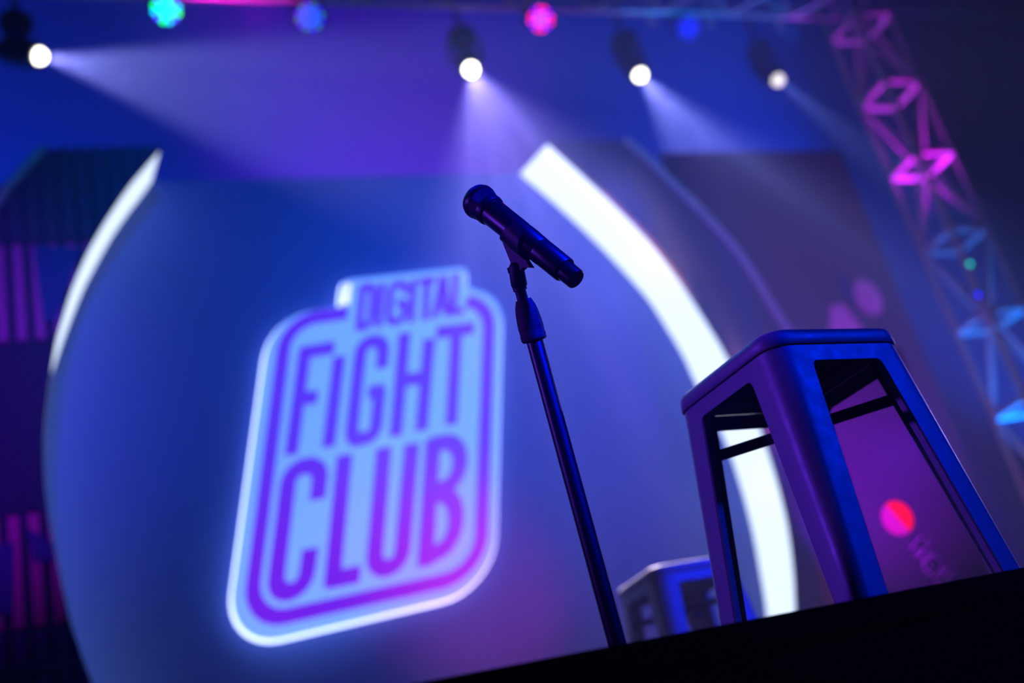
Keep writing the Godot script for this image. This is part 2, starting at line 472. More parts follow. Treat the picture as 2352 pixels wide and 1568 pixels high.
# ================================================================ boards right of the arch
func build_boards() -> void:
	var art := image_print(192, 384, func(u: float, v: float) -> Color:
		var c := Color(0.28, 0.25, 0.36)
		var x := 4.0 + u * 1.9
		var y := 5.0 - v * 4.225
		var pale := Color(0.95, 0.85, 0.9)
		c = c.lerp(pale, clampf((1.0 - pow((x - 5.6) / 0.13, 2) - pow((y - 3.66) / 0.17, 2)) * 2.5, 0, 0.85))
		c = c.lerp(Color(0.1, 0.14, 0.5), clampf((1.0 - pow((x - 5.44) / 0.06, 2) - pow((y - 3.75) / 0.15, 2)) * 2.0, 0, 0.9))
		var mid := 5.3 + (3.6 - y) * 0.0
		var half := 0.1 + (3.62 - y) * 0.38
		if y < 3.62 and y > 3.1: c = c.lerp(pale, clampf((half - absf(x - mid)) * 12.0, 0, 0.8))
		c = c.lerp(pale, clampf((0.16 - absf(x - 4.62)) * 8.0, 0, 0.6) * clampf((3.8 - y) * 3.0, 0, 1) * clampf((y - 3.1) * 4.0, 0, 1))
		return c)
	var pm := mat("printed_board", Color(1, 1, 1), 0.7)
	pm.albedo_texture = art
	var t := thing("printed_wing_board", "tall dusky printed board with flat top just right of the oval arch", "stage set", Vector3(4.95, DECK, -6.33))
	var st := mb(); ext(st, rect(-0.7, 0, 0.95, 4.225), -0.03, 0.0, Transform3D.IDENTITY, Rect2(-0.95, 0, 1.9, 4.225))
	obj("board", st, pm, t)
	# nearer free-standing board with a round two-tone badge and turned lettering
	var nb := thing("logo_board", "free-standing violet board with round pink and red badge, seen through the nearer stool", "sign board", Vector3(2.98, DECK, -3.7))
	st = mb(); box(st, Vector3(0, 0.7, -0.015), Vector3(0.72, 1.28, 0.03), Basis.IDENTITY, 0.004)
	var nbm := mat("logo_board_print", Color(0.3, 0.2, 0.36), 0.7)
	obj("panel", st, nbm, nb)
	for x in [-0.25, 0.25]:
		st = mb()
		ext(st, P([-0.2, 0.0, 0.2, 0.0, 0.2, 0.02, 0.02, 0.06, -0.02, 0.06, -0.2, 0.02]), -0.02, 0.02, Transform3D(Basis(Vector3.UP, PI / 2), Vector3(x, 0, -0.015)))
		obj("foot", st, mat("fixture_black", Color(0.03, 0.03, 0.035), 0.5), nb)
	var turn := Transform3D(Basis(Vector3.BACK, deg_to_rad(-62.0)), Vector3(0.017, 1.37 - DECK, 0.0))
	st = mb(); ext(st, arc(0, 0, 0.068, 0.074, -180, 0, 16), 0, 0.006, turn); obj("badge_half", st, glow("badge_magenta", Color(0.8, 0.0, 0.6), 0.3, Color(0.85, 0.1, 0.6)), nb)
	st = mb(); ext(st, arc(0, 0, 0.068, 0.074, 0, 180, 16), 0, 0.006, turn); obj("badge_half", st, glow("badge_red", Color(1.0, 0.02, 0.08), 0.5, Color(0.95, 0.1, 0.12)), nb)
	var words := Transform3D(Basis(Vector3.BACK, deg_to_rad(-62.5)).scaled(Vector3(0.74, 0.74, 1)), Vector3(0.022, 1.245 - DECK, 0.0))
	var glyphs := {
		"letter_h": [P([0.02, 0.0, 0.02, 0.135]), J([P([0.02, 0.05]), arc(0.048, 0.056, 0.028, 0.025, 150, 0, 6), P([0.076, 0.0])]), P([0.0, 0.13, 0.025, 0.13])],
		"letter_a": [J([P([0.118, 0.066]), arc(0.142, 0.058, 0.027, 0.023, 140, 0, 6), P([0.169, 0.0])]), J([P([0.169, 0.046]), arc(0.14, 0.024, 0.026, 0.022, 90, 330, 8)])],
		"letter_l": [P([0.225, 0.0, 0.225, 0.135]), P([0.205, 0.13, 0.23, 0.13]), P([0.205, 0.006, 0.245, 0.006])],
	}
	for g in glyphs:
		for lay in [[0.040, 0.002, "letter_edge", mat("letter_edge_violet", Color(0.95, 0.6, 1.0), 0.6)], [0.027, 0.005, g, mat("letter_navy", Color(0.02, 0.02, 0.2), 0.6)]]:
			st = mb()
			for q in strokes(glyphs[g], lay[0]): ext(st, q, 0.0, lay[1], words)
			obj(lay[2], st, lay[3], nb)
	spot("logo_board_light", Vector3(2.2, 1.3, -2.5), Vector3(2.85, 1.6, -3.7), Color(0.72, 0.08, 1.0), 5.5, 26.0)
	# small floor lamp that lights the board
	par_can("floor_par_can", "small floor par can glowing violet beside the foot of the wide light strip", Vector3(4.15, 1.42, -5.75), Vector3(0.1, 0.25, 1).normalized(), [Color(0.35, 0.1, 1.0), Color(0.6, 0.1, 0.9), Color(0.3, 0.1, 0.9)], 0.6, true)
	spot("magenta_uplight", Vector3(4.3, 0.95, -5.5), Vector3(5.2, 2.0, -6.33), Color(1.0, 0.01, 0.6), 1.4, 60.0)
	spot("violet_uplight", Vector3(4.8, 0.9, -5.2), Vector3(4.9, 3.2, -6.33), Color(0.62, 0.05, 1.0), 13.0, 36.0)

# ================================================================ the glowing sign
const SO := Vector2(1.218, 2.104)
func sg(u: float, v: float) -> Vector2:   # slanted lettering: the sign's own axes on the backdrop
	return SO + Vector2(u + 0.262 * v, 0.055 * u + v)

func strokes(lines: Array, w: float) -> Array:
	var o := []
	for l in lines:
		for p in Geometry2D.offset_polyline(l, w / 2.0, Geometry2D.JOIN_ROUND, Geometry2D.END_BUTT): o.append(p)
	return o

func P(a: Array) -> PackedVector2Array:
	var o := PackedVector2Array()
	for k in range(0, a.size(), 2): o.append(Vector2(a[k], a[k + 1]))
	return o

func J(parts: Array) -> PackedVector2Array:
	var o := PackedVector2Array()
	for p in parts: o.append_array(p)
	return o

func sign_part(called: String, polys: Array, z0: float, z1: float, m: Material, t: Node3D) -> MeshInstance3D:
	var st := mb()
	var k := 0
	for p in polys:
		var q := PackedVector2Array()
		for w in p: q.append(sg(w.x, w.y))
		ext(st, q, z0, z1 + k * 0.0004)
		k += 1
	return obj(called, st, m, t)

func build_sign() -> void:
	var t := thing("club_sign", "glowing rounded sign with slanted violet letters on pale blue, on the backdrop", "sign")
	var face := glow("sign_face", Color(0.47, 0.63, 1.0), 0.92, Color(0.5, 0.6, 0.7))
	var rim := glow("sign_rim", Color(0.8, 0.86, 1.0), 2.4, Color(0.8, 0.8, 0.85))
	var ink := glow("sign_ink", Color(0.38, 0.06, 1.0), 0.78, Color(0.6, 0.0, 0.45))
	# plate with its tab, a slightly larger light-edge behind
	var plate := J([arc(0.74, 1.93, 0.05, 0.05, 90, 0, 4), P([0.79, 1.85]), arc(0.8, 1.53, 0.26, 0.27, 80, 0, 8), arc(0.74, 0.1, 0.32, 0.32, 0, -90, 8), arc(-0.21, 0.09, 0.31, 0.32, -90, -180, 8), arc(-0.26, 1.5, 0.26, 0.28, 180, 90, 8), P([-0.075, 1.79]), arc(-0.03, 1.93, 0.045, 0.05, 180, 90, 4)])
	var big: Array = Geometry2D.offset_polygon(plate, 0.012, Geometry2D.JOIN_ROUND)
	sign_part("light_edge", big, -6.46, -6.43, rim, t)
	sign_part("face", [plate], -6.43, -6.40, face, t)
	var edge_lines := strokes([J([P([0.06, 1.785, -0.2, 1.785]), arc(-0.25, 1.5, 0.26, 0.28, 95, 180, 8)])], 0.0)
	# the outline, open where the tab interrupts it
	var border := J([P([-0.02, 1.735]), arc(-0.21, 1.53, 0.2, 0.2, 90, 180, 8), arc(-0.2, 0.1, 0.21, 0.22, 180, 270, 8), arc(0.72, 0.12, 0.24, 0.235, -90, 0, 8), arc(0.76, 1.5, 0.205, 0.22, 0, 80, 8)])
	sign_part("outline", strokes([border], 0.085), -6.40, -6.385, ink, t)
	var w := 0.081
	var top := 1.535
	var b := 0.842
	var letters := {
		"letter_f": [P([-0.282, b - 0.012, -0.272, top - 0.02]), P([-0.3, 1.49, -0.085, 1.5]), P([-0.272, 1.18, -0.158, 1.18])],
		"letter_i": [P([-0.057, b, -0.046, 1.43])],
		"letter_g": [J([P([0.24, 1.315]), arc(0.165, 1.435, 0.075, 0.075, 0, 180, 8), arc(0.125, 0.93, 0.045, 0.075, 180, 290, 6), arc(0.155, 0.93, 0.08, 0.08, -60, 0, 4), P([0.238, 1.165])]), P([0.268, 1.16, 0.165, 1.155])],
		"letter_h": [P([0.366, b, 0.376, top]), P([0.532, b + 0.01, 0.548, 1.47]), P([0.37, 1.205, 0.55, 1.205])],
		"letter_t": [P([0.595, 1.51, 0.858, 1.51]), P([0.73, 0.858, 0.735, 1.51])],
		"letter_c": [J([P([-0.092, 0.525]), arc(-0.185, 0.655, 0.095, 0.09, 0, 180, 8), arc(-0.195, 0.105, 0.088, 0.095, 180, 360, 10), P([-0.102, 0.235])])],
		"letter_l": [P([0.047, -0.003, 0.05, 0.77]), P([0.02, 0.03, 0.21, 0.03])],
		"letter_u": [J([P([0.296, 0.775]), arc(0.375, 0.12, 0.085, 0.09, 180, 360, 10), P([0.475, 0.77])])],
		"letter_b": [P([0.607, 0.0, 0.615, 0.78]), J([P([0.6, 0.745]), arc(0.7, 0.6, 0.1, 0.145, 90, -80, 10), P([0.61, 0.425])]), J([P([0.61, 0.42]), arc(0.69, 0.24, 0.1, 0.17, 80, -85, 10), P([0.59, 0.035])])],
	}
	for n in letters: sign_part(n, strokes(letters[n], w if n in ["letter_f", "letter_i", "letter_g", "letter_h", "letter_t"] else 0.097), -6.40, -6.382, ink, t)
	var small := {
		"letter_d": [P([0.065, 1.6, 0.065, 1.925]), J([P([0.05, 1.9]), arc(0.1, 1.86, 0.04, 0.05, 90, 0, 5), arc(0.1, 1.67, 0.04, 0.05, 0, -90, 5), P([0.05, 1.62])])],
		"letter_i": [P([0.195, 1.605, 0.195, 1.925])],
		"letter_g": [J([P([0.36, 1.83]), arc(0.31, 1.865, 0.05, 0.04, 0, 180, 6), arc(0.31, 1.67, 0.05, 0.045, 180, 360, 6), P([0.36, 1.76, 0.31, 1.76])])],
		"letter_i_": [P([0.415, 1.61, 0.415, 1.925])],
		"letter_t": [P([0.455, 1.905, 0.565, 1.905]), P([0.51, 1.615, 0.51, 1.91])],
		"letter_a": [P([0.575, 1.62, 0.618, 1.93]), P([0.67, 1.62, 0.622, 1.93]), P([0.59, 1.7, 0.655, 1.7])],
		"letter_l": [P([0.71, 1.625, 0.71, 1.935]), P([0.7, 1.645, 0.78, 1.645])],
	}
	for n in small: sign_part(n.trim_suffix("_"), strokes(small[n], 0.047), -6.40, -6.385, ink, t)
	sign_part("bare_corner", [P([-0.068, 1.805, -0.02, 1.805, -0.02, 1.945, -0.05, 1.945])], -6.40, -6.39, glow("bare_light", Color(1, 0.96, 0.93), 1.3, Color(0.8, 0.8, 0.8)), t)
	omni("club_sign_light", Vector3(1.75, 2.9, -6.3), Color(0.55, 0.62, 1.0), 0.05, 0.4)
	spot("sign_magenta_light", Vector3(2.9, 0.85, -4.6), Vector3(2.15, 1.95, -6.4), Color(1.0, 0.0, 0.45), 9.0, 19.0)
	spot("sign_white_light", Vector3(0.3, 0.85, -4.4), Vector3(1.15, 2.2, -6.4), Color(0.8, 0.92, 1.0), 3.4, 15.0)

# ================================================================ stools
func stool_leg_profile(half: float, r: float, flange: float, th: float) -> Array:
	# corner at (+half, +half); outer line from one flange end round the corner to the other, then back inside with folded lips
	var o := []
	o.append(Vector2(half - flange, half - 0.016))
	o.append(Vector2(half - flange, half - 0.003))
	o.append(Vector2(half - flange + 0.003, half))
	for k in 9:
		var a := PI / 2 - PI / 2 * k / 8.0
		o.append(Vector2(half - r + r * cos(a), half - r + r * sin(a)))
	o.append(Vector2(half, half - flange + 0.003))
	o.append(Vector2(half - 0.003, half - flange))
	o.append(Vector2(half - 0.016, half - flange))
	o.append(Vector2(half - 0.016, half - flange + th))
	o.append(Vector2(half - th, half - flange + th + 0.001))
	for k in 9:
		var a := PI / 2 * k / 8.0
		var q := r - th
		o.append(Vector2(half - r + q * cos(a), half - r + q * sin(a)))
	o.append(Vector2(half - flange + th + 0.001, half - th))
	o.append(Vector2(half - flange + th, half - 0.016))
	return o

func loft(st: SurfaceTool, lo: Array, y0: float, hi: Array, y1: float) -> void:
	var n := lo.size()
	gid += 1
	for i in n:
		var j := (i + 1) % n
		var pre: Vector2 = (lo[i] - lo[(i + n - 1) % n]).normalized()
		if pre.dot((lo[j] - lo[i]).normalized()) < 0.75: gid += 1
		st.set_smooth_group(gid)
		quad(st, Vector3(lo[i].x, y0, lo[i].y), Vector3(lo[j].x, y0, lo[j].y), Vector3(hi[j].x, y1, hi[j].y), Vector3(hi[i].x, y1, hi[i].y))

func make_stool(label: String) -> Node3D:
	var t := thing("metal_stool", label, "stool", Vector3.ZERO, "sheet metal stools on the deck")
	var m := mat("stool_metal", Color(0.55, 0.56, 0.6), 0.55, 0.2)
	m.roughness_texture = noise_tex(0.03, Color(0.75, 0.75, 0.75), Color(1, 1, 1), 5)
	m.uv1_triplanar = true
	m.uv1_scale = Vector3(3, 3, 3)
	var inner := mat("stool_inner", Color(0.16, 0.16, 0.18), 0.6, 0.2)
	var rim := 0.489     # where the seat's rim ends and the legs begin
	var top_h := 0.163
	var foot_h := 0.201
	# seat: a pressed tray turned over the legs, rounded corners, rolled edge, sunk slightly in the middle
	var st := mb()
	var lay := [[0.166, 0.4890, 0.05], [0.168, 0.4920, 0.052], [0.1665, 0.5100, 0.051], [0.163, 0.5180, 0.048], [0.156, 0.5225, 0.042], [0.145, 0.5230, 0.036], [0.13, 0.5200, 0.03], [0.05, 0.5190, 0.02]]
	for i in lay.size() - 1:
		var a := []
		var b := []
		for p in rrect(-lay[i][0], -lay[i][0], lay[i][0], lay[i][0], lay[i][2], 6): a.append(p)
		for p in rrect(-lay[i + 1][0], -lay[i + 1][0], lay[i + 1][0], lay[i + 1][0], lay[i + 1][2], 6): b.append(p)
		gid += 1
		for k in a.size():
			var n := (k + 1) % a.size()
			st.set_smooth_group(900 if i < 6 else 901)
			quad(st, Vector3(a[k].x, lay[i][1], a[k].y), Vector3(a[n].x, lay[i][1], a[n].y), Vector3(b[n].x, lay[i + 1][1], b[n].y), Vector3(b[k].x, lay[i + 1][1], b[k].y))
	var xf := Transform3D(Basis(Vector3.RIGHT, PI / 2), Vector3.ZERO)
	ext(st, rrect(-0.05, -0.05, 0.05, 0.05, 0.02, 6), -0.519, -0.517, xf)
	obj("seat", st, m, t)
	st = mb(); ext(st, rrect(-0.16, -0.16, 0.16, 0.16, 0.046, 6), -0.515, -0.512, xf)
	obj("seat_underside", st, inner, t)
	for k in 4:
		var bs := Basis(Vector3.UP, k * PI / 2)
		st = mb()
		loft(st, stool_leg_profile(foot_h, 0.026, 0.062, 0.0018), 0.004, stool_leg_profile(top_h, 0.046, 0.086, 0.0018), rim - 0.002)
		var leg := obj("leg", st, m, t)
		leg.basis = bs
		# apron between the legs, its lower corners filleted into them
		st = mb()
		var ap := PackedVector2Array()
		var hw := 0.0835
		ap.append(Vector2(-hw - 0.001, rim - 0.002)); ap.append(Vector2(hw + 0.001, rim - 0.002)); ap.append(Vector2(hw + 0.002, rim - 0.046))
		for q in 5:
			var a2 := PI / 2 * q / 4.0
			ap.append(Vector2(hw + 0.001 - 0.012 + 0.012 * cos(a2), rim - 0.046 + 0.012 * sin(a2)))
		for q in 5:
			var a2 := PI / 2 + PI / 2 * q / 4.0
			ap.append(Vector2(-hw - 0.001 + 0.012 + 0.012 * cos(a2), rim - 0.046 + 0.012 * sin(a2)))
		ap.append(Vector2(-hw - 0.002, rim - 0.046))
		var tilt := atan((foot_h - top_h) / rim)
		# the apron leans with the legs, hinged at the rim
		ext(st, ap, -0.0018, 0.0, Transform3D(Basis(Vector3.RIGHT, -tilt), Vector3(0, (1.0 - cos(tilt)) * rim, top_h + sin(tilt) * rim)))
		var apn := obj("apron", st, m, t)
		apn.basis = bs
		st = mb(); box(st, Vector3(foot_h - 0.022, 0.004, foot_h - 0.022), Vector3(0.03, 0.008, 0.03), Basis.IDENTITY, 0.002)
		var ft := obj("rubber_foot", st, mat("rubber", Color(0.03, 0.03, 0.03), 0.8), t)
		ft.basis = bs
	for s in [1.0, -1.0]:
		st = mb()
		var y := rim - 0.09 - (0.012 if s < 0 else 0.0)
		box(st, Vector3(0, y, 0), Vector3(0.44, 0.022, 0.006), Basis(Vector3.UP, s * PI / 4), 0.001)
		obj("cross_brace", st, inner, t)
	st = mb(); box(st, Vector3(0.09, rim - 0.112, -0.09), Vector3(0.03, 0.02, 0.02), Basis(Vector3.UP, PI / 4), 0.002)
	obj("brace_clip", st, inner, t)
	return t

func build_stools() -> void:
	var s := make_stool("nearer sheet metal stool, blue lit, standing in front of the wide light strip")
	s.position = Vector3(1.302, DECK, -1.772)
	s.rotation.y = deg_to_rad(7.6)
	var c: Node3D = s.duplicate()
	c.name = "metal_stool_001"
	add_child(c, true)
	c.set_meta("label", "farther sheet metal stool, its top just showing between microphone stand and nearer stool")
	c.position = Vector3(1.897, DECK, -3.57)
	c.rotation.y = deg_to_rad(0.8)

# ================================================================ microphone and stand
func build_mic() -> void:
	var black := mat("stand_black", Color(0.05, 0.05, 0.055), 0.38, 0.3)
	var rubber := mat("clip_black", Color(0.045, 0.04, 0.05), 0.55)
	var grip := mat("clutch_grip", Color(0.05, 0.05, 0.06), 0.6)
	grip.heightmap_enabled = true
	grip.heightmap_texture = noise_tex(0.25, Color.BLACK, Color.WHITE, 9, 128)
	grip.heightmap_scale = 0.08
	grip.uv1_scale = Vector3(3, 2, 1)
	var foot := Vector3(0.75, DECK, -1.655)
	var t := thing("microphone_stand", "straight black microphone stand with round base and handle clutch, holding the microphone", "microphone stand", foot)
	var top := Vector3(0.735, 1.318, -1.635) - foot
	var ax := top.normalized()
	var fr := frame_of(ax)
	var st := mb(); lathe(st, [Vector2(0, 0), Vector2(0.118, 0), Vector2(0.122, 0.004), Vector2(0.12, 0.012), Vector2(0.1, 0.016), Vector2(0.03, 0.021), Vector2(0.02, 0.032), Vector2(0, 0.032)], Vector3.ZERO, Basis.IDENTITY, 40)
	obj("base", st, mat("cast_base", Color(0.02, 0.02, 0.02), 0.9), t)
	st = mb(); tube(st, Vector3(0, 0.02, 0), top + ax * 0.02, 0.0145, 0.0145, 28)
	obj("pole", st, black, t)
	var ct := Vector3(0.7235, 1.381, -1.611) - foot
	var cax := (ct - top).normalized()
	var cf := frame_of(cax)
	var cl := ct.distance_to(top)
	st = mb(); lathe(st, [Vector2(0.0145, -0.006), Vector2(0.0195, -0.005), Vector2(0.0222, -0.002), Vector2(0.0225, 0.007), Vector2(0.0215, 0.009), Vector2(0.0222, 0.018), Vector2(0.0218, 0.028), Vector2(0.0205, 0.042), Vector2(0.0185, 0.055), Vector2(0.0158, cl - 0.006), Vector2(0.0135, cl), Vector2(0.006, cl + 0.001)], top, cf, 32)
	obj("clutch", st, grip, t)
	var nk := Vector3(0.719, 1.394, -1.604) - foot
	var pv := Vector3(0.7135, 1.428, -1.5855) - foot
	st = mb(); lathe(st, [Vector2(0.0098, -0.012), Vector2(0.0098, 0.004), Vector2(0.0122, 0.005), Vector2(0.0122, 0.012), Vector2(0.0105, 0.013), Vector2(0.0105, 0.02)], nk - cax * 0.004, cf, 24)
	obj("thread_collar", st, mat("collar_metal", Color(0.35, 0.3, 0.34), 0.35, 0.8), t)
	# pivot: a flat-sided fork with a round head
	var pax := (pv - nk).normalized()
	st = mb()
	lathe(st, [Vector2(0, 0.0), Vector2(0.0125, 0.0), Vector2(0.0142, 0.004), Vector2(0.0138, 0.02), Vector2(0.0132, 0.03), Vector2(0.0118, 0.0375), Vector2(0.008, 0.0425), Vector2(0, 0.0445)], nk + pax * 0.007, frame_of(pax), 24)
	obj("pivot", st, rubber, t)
	st = mb()
	var hx := Vector3(0.92, 0.0, 0.39)
	tube(st, pv + Vector3(0, 0.0, 0) - hx * 0.015, pv + hx * 0.015, 0.005, 0.005, 14)
	obj("pivot_bolt", st, mat("collar_metal", Color(0.35, 0.3, 0.34), 0.35, 0.8), t)
	# microphone axis
	var tail := Vector3(0.7735, 1.352, -1.497)
	var ball := Vector3(0.6835, 1.572, -1.5975)
	var ma := (ball - tail).normalized()
	var mf := frame_of(ma)
	var ln := tail.distance_to(ball)
	# clip: a sleeve open above, with a web that runs down to the pivot
	var cc := Vector3(0.7225, 1.471, -1.551)
	cc = tail + ma * (cc - tail).dot(ma)
	st = mb()
	var down := (foot + pv - cc)
	down = (down - ma * down.dot(ma)).normalized()
	var side := ma.cross(down)
	gid += 1
	var n := 18
	for i in n:
		for q in 2:
			var a0 := lerpf(-2.2, 2.2, float(i) / n)
			var a1 := lerpf(-2.2, 2.2, float(i + 1) / n)
			var r := 0.029 if q == 0 else 0.0252
			var p := func(a: float, h: float) -> Vector3: return cc - foot + (down * cos(a) + side * sin(a)) * r + ma * h
			var w0 := 0.034 - 0.010 * absf(a0)
			var w1 := 0.034 - 0.010 * absf(a1)
			st.set_smooth_group(gid + q)
			if q == 0: quad(st, p.call(a0, -w0), p.call(a1, -w1), p.call(a1, w1), p.call(a0, w0))
			else: quad(st, p.call(a0, -w0), p.call(a0, w0), p.call(a1, w1), p.call(a1, -w1))
	for i in n:
		for sgn in [-1.0, 1.0]:
			var a0 := lerpf(-2.2, 2.2, float(i) / n)
			var a1 := lerpf(-2.2, 2.2, float(i + 1) / n)
			var e := func(a: float, r: float) -> Vector3: return cc - foot + (down * cos(a) + side * sin(a)) * r + ma * sgn * (0.034 - 0.010 * absf(a))
			flat(st)
			quad(st, e.call(a0, 0.0252), e.call(a1, 0.0252), e.call(a1, 0.029), e.call(a0, 0.029))
	obj("clip_sleeve", st, rubber, t)
	# web plate in the plane of mic axis and pivot
	st = mb()
	var o2 := cc - foot
	var q2 := func(p: Vector3) -> Vector2: return Vector2((p - o2).dot(ma), (p - o2).dot(down))
	var pq: Vector2 = q2.call(pv)
	var outer := PackedVector2Array([Vector2(0.028, 0.0245), Vector2(0.03, 0.028), Vector2(pq.x + 0.012, pq.y - 0.004), Vector2(pq.x + 0.009, pq.y + 0.008), Vector2(pq.x, pq.y + 0.0115), Vector2(pq.x - 0.009, pq.y + 0.007), Vector2(pq.x - 0.016, pq.y - 0.012), Vector2(pq.x - 0.03, pq.y - 0.02), Vector2(-0.034, 0.028), Vector2(-0.028, 0.0245)])
	ext(st, outer, -0.006, 0.006, Transform3D(Basis(ma, down, ma.cross(down)), o2))
	obj("clip_web", st, rubber, t)
	# ---- the microphone itself
	var mic := thing("microphone", "black handheld wireless microphone tilted in the clip of the stand", "microphone", tail)
	var mw := Basis(mf.x * 1.14, mf.y, mf.z * 1.14)
	var body := mat("mic_body", Color(0.035, 0.035, 0.042), 0.36, 0.1)
	st = mb(); lathe(st, [Vector2(0, 0), Vector2(0.0135, 0.0), Vector2(0.0152, 0.0015), Vector2(0.0156, 0.004), Vector2(0.0158, 0.034)], Vector3.ZERO, mw, 32)
	obj("transmitter_cap", st, mat("mic_cap", Color(0.05, 0.05, 0.06), 0.3, 0.2), mic)
	st = mb(); lathe(st, [Vector2(0.0156, 0.03), Vector2(0.0186, 0.0302), Vector2(0.0192, 0.032), Vector2(0.0198, 0.09), Vector2(0.0198, 0.092), Vector2(0.0193, 0.0935), Vector2(0.0199, 0.095), Vector2(0.0208, 0.15), Vector2(0.0214, ln - 0.038), Vector2(0.0205, ln - 0.033)], Vector3.ZERO, mw, 36)
	obj("body", st, body, mic)
	st = mb(); lathe(st, [Vector2(0.0205, ln - 0.036), Vector2(0.0236, ln - 0.034), Vector2(0.0246, ln - 0.029), Vector2(0.0242, ln - 0.022), Vector2(0.023, ln - 0.021)], Vector3.ZERO, mw, 36)
	obj("collar", st, mat("mic_collar", Color(0.14, 0.14, 0.17), 0.4, 0.6), mic)
	var weave := Image.create(64, 64, false, Image.FORMAT_L8)
	for y in 64:
		for x in 64: weave.set_pixel(x, y, Color.WHITE * (0.5 + 0.25 * sin(TAU * x / 16.0 + (PI if (y / 8) % 2 == 0 else 0.0)) * 1.0 + 0.25 * cos(TAU * y / 8.0)))
	var wt := ImageTexture.create_from_image(weave)
	var gm := mat("mic_grille", Color(0.5, 0.5, 0.56), 0.45, 0.5)
	gm.albedo_texture = wt
	gm.heightmap_enabled = true
	gm.heightmap_texture = wt
	gm.heightmap_scale = 0.12
	gm.uv1_scale = Vector3(16, 9, 1)
	var prof := [Vector2(0.0236, -0.022)]
	for k in 9: prof.append(Vector2(0.0236 + 0.0034 * sin(PI / 2 * k / 8.0), -0.02 + 0.017 * k / 8.0))
	prof.append(Vector2(0.0274, -0.002)); prof.append(Vector2(0.0274, 0.003))
	for k in range(1, 10): prof.append(Vector2(0.027 * cos(PI / 2 * k / 9.0), 0.004 + 0.0215 * sin(PI / 2 * k / 9.0)))
	st = mb(); lathe(st, prof, ma * ln, mw, 40)
	obj("grille", st, gm, mic)
	st = mb(); lathe(st, [Vector2(0.0272, -0.0035), Vector2(0.0279, -0.003), Vector2(0.0279, 0.004), Vector2(0.0272, 0.0045)], ma * ln, mw, 40)
	obj("grille_band", st, mat("mic_band", Color(0.1, 0.1, 0.14), 0.4, 0.5), mic)

# ================================================================ overhead rig
func par_can(called: String, label: String, at: Vector3, d: Vector3, cols: Array, energy: float, standing := false, hang := 0.0) -> Node3D:
	var t := thing(called, label, "stage light", at, "" if standing else "par cans under the front truss")
	var shell := mat("fixture_black", Color(0.03, 0.03, 0.035), 0.5)
	var fr := frame_of(d)
	var st := mb()
	lathe(st, [Vector2(0, -0.085), Vector2(0.05, -0.082), Vector2(0.066, -0.07), Vector2(0.09, -0.02), Vector2(0.098, 0.0), Vector2(0.098, 0.012), Vector2(0.0935, 0.012), Vector2(0.092, -0.004), Vector2(0, -0.004)], Vector3.ZERO, fr, 24)
	obj("housing", st, shell, t)
	var lens_st := mb()
	lathe(lens_st, [Vector2(0.018, -0.003), Vector2(0.013, 0.007), Vector2(0, 0.011)], Vector3.ZERO, fr, 6)
	lens_st.generate_normals()
	var me := lens_st.commit()
	var ring := [[0, 1, 0.0], [1, 6, 0.04], [2, 12, 0.078]]
	for r in ring:
		for k in r[1]:
			var a: float = TAU * (k + 0.3 * r[0]) / r[1]
			var o := put("led_lens", me, t, fr * Vector3(cos(a), 0, sin(a)) * r[2])
			var c: Color = cols[0] if r[0] < 2 else cols[1 + k % (cols.size() - 1)]
			o.material_override = glow("led_%s_%.2f" % [c.to_html(false), energy], c, energy)
	st = mb()
	if standing:
		var h := at.y - DECK
		tube(st, Vector3(0, -h, -0.09), Vector3(0, -0.08, -0.09), 0.02)
		box(st, Vector3(0, -h + 0.01, -0.09), Vector3(0.24, 0.02, 0.2), Basis.IDENTITY, 0.004)
		obj("floor_stand", st, shell, t)
	else:
		for s in [-1.0, 1.0]: box(st, Vector3(s * 0.115, hang / 2 - 0.02, -0.03), Vector3(0.006, hang + 0.06, 0.03))
		box(st, Vector3(0, hang + 0.008, -0.03), Vector3(0.236, 0.006, 0.03))
		obj("yoke", st, shell, t)
	return t

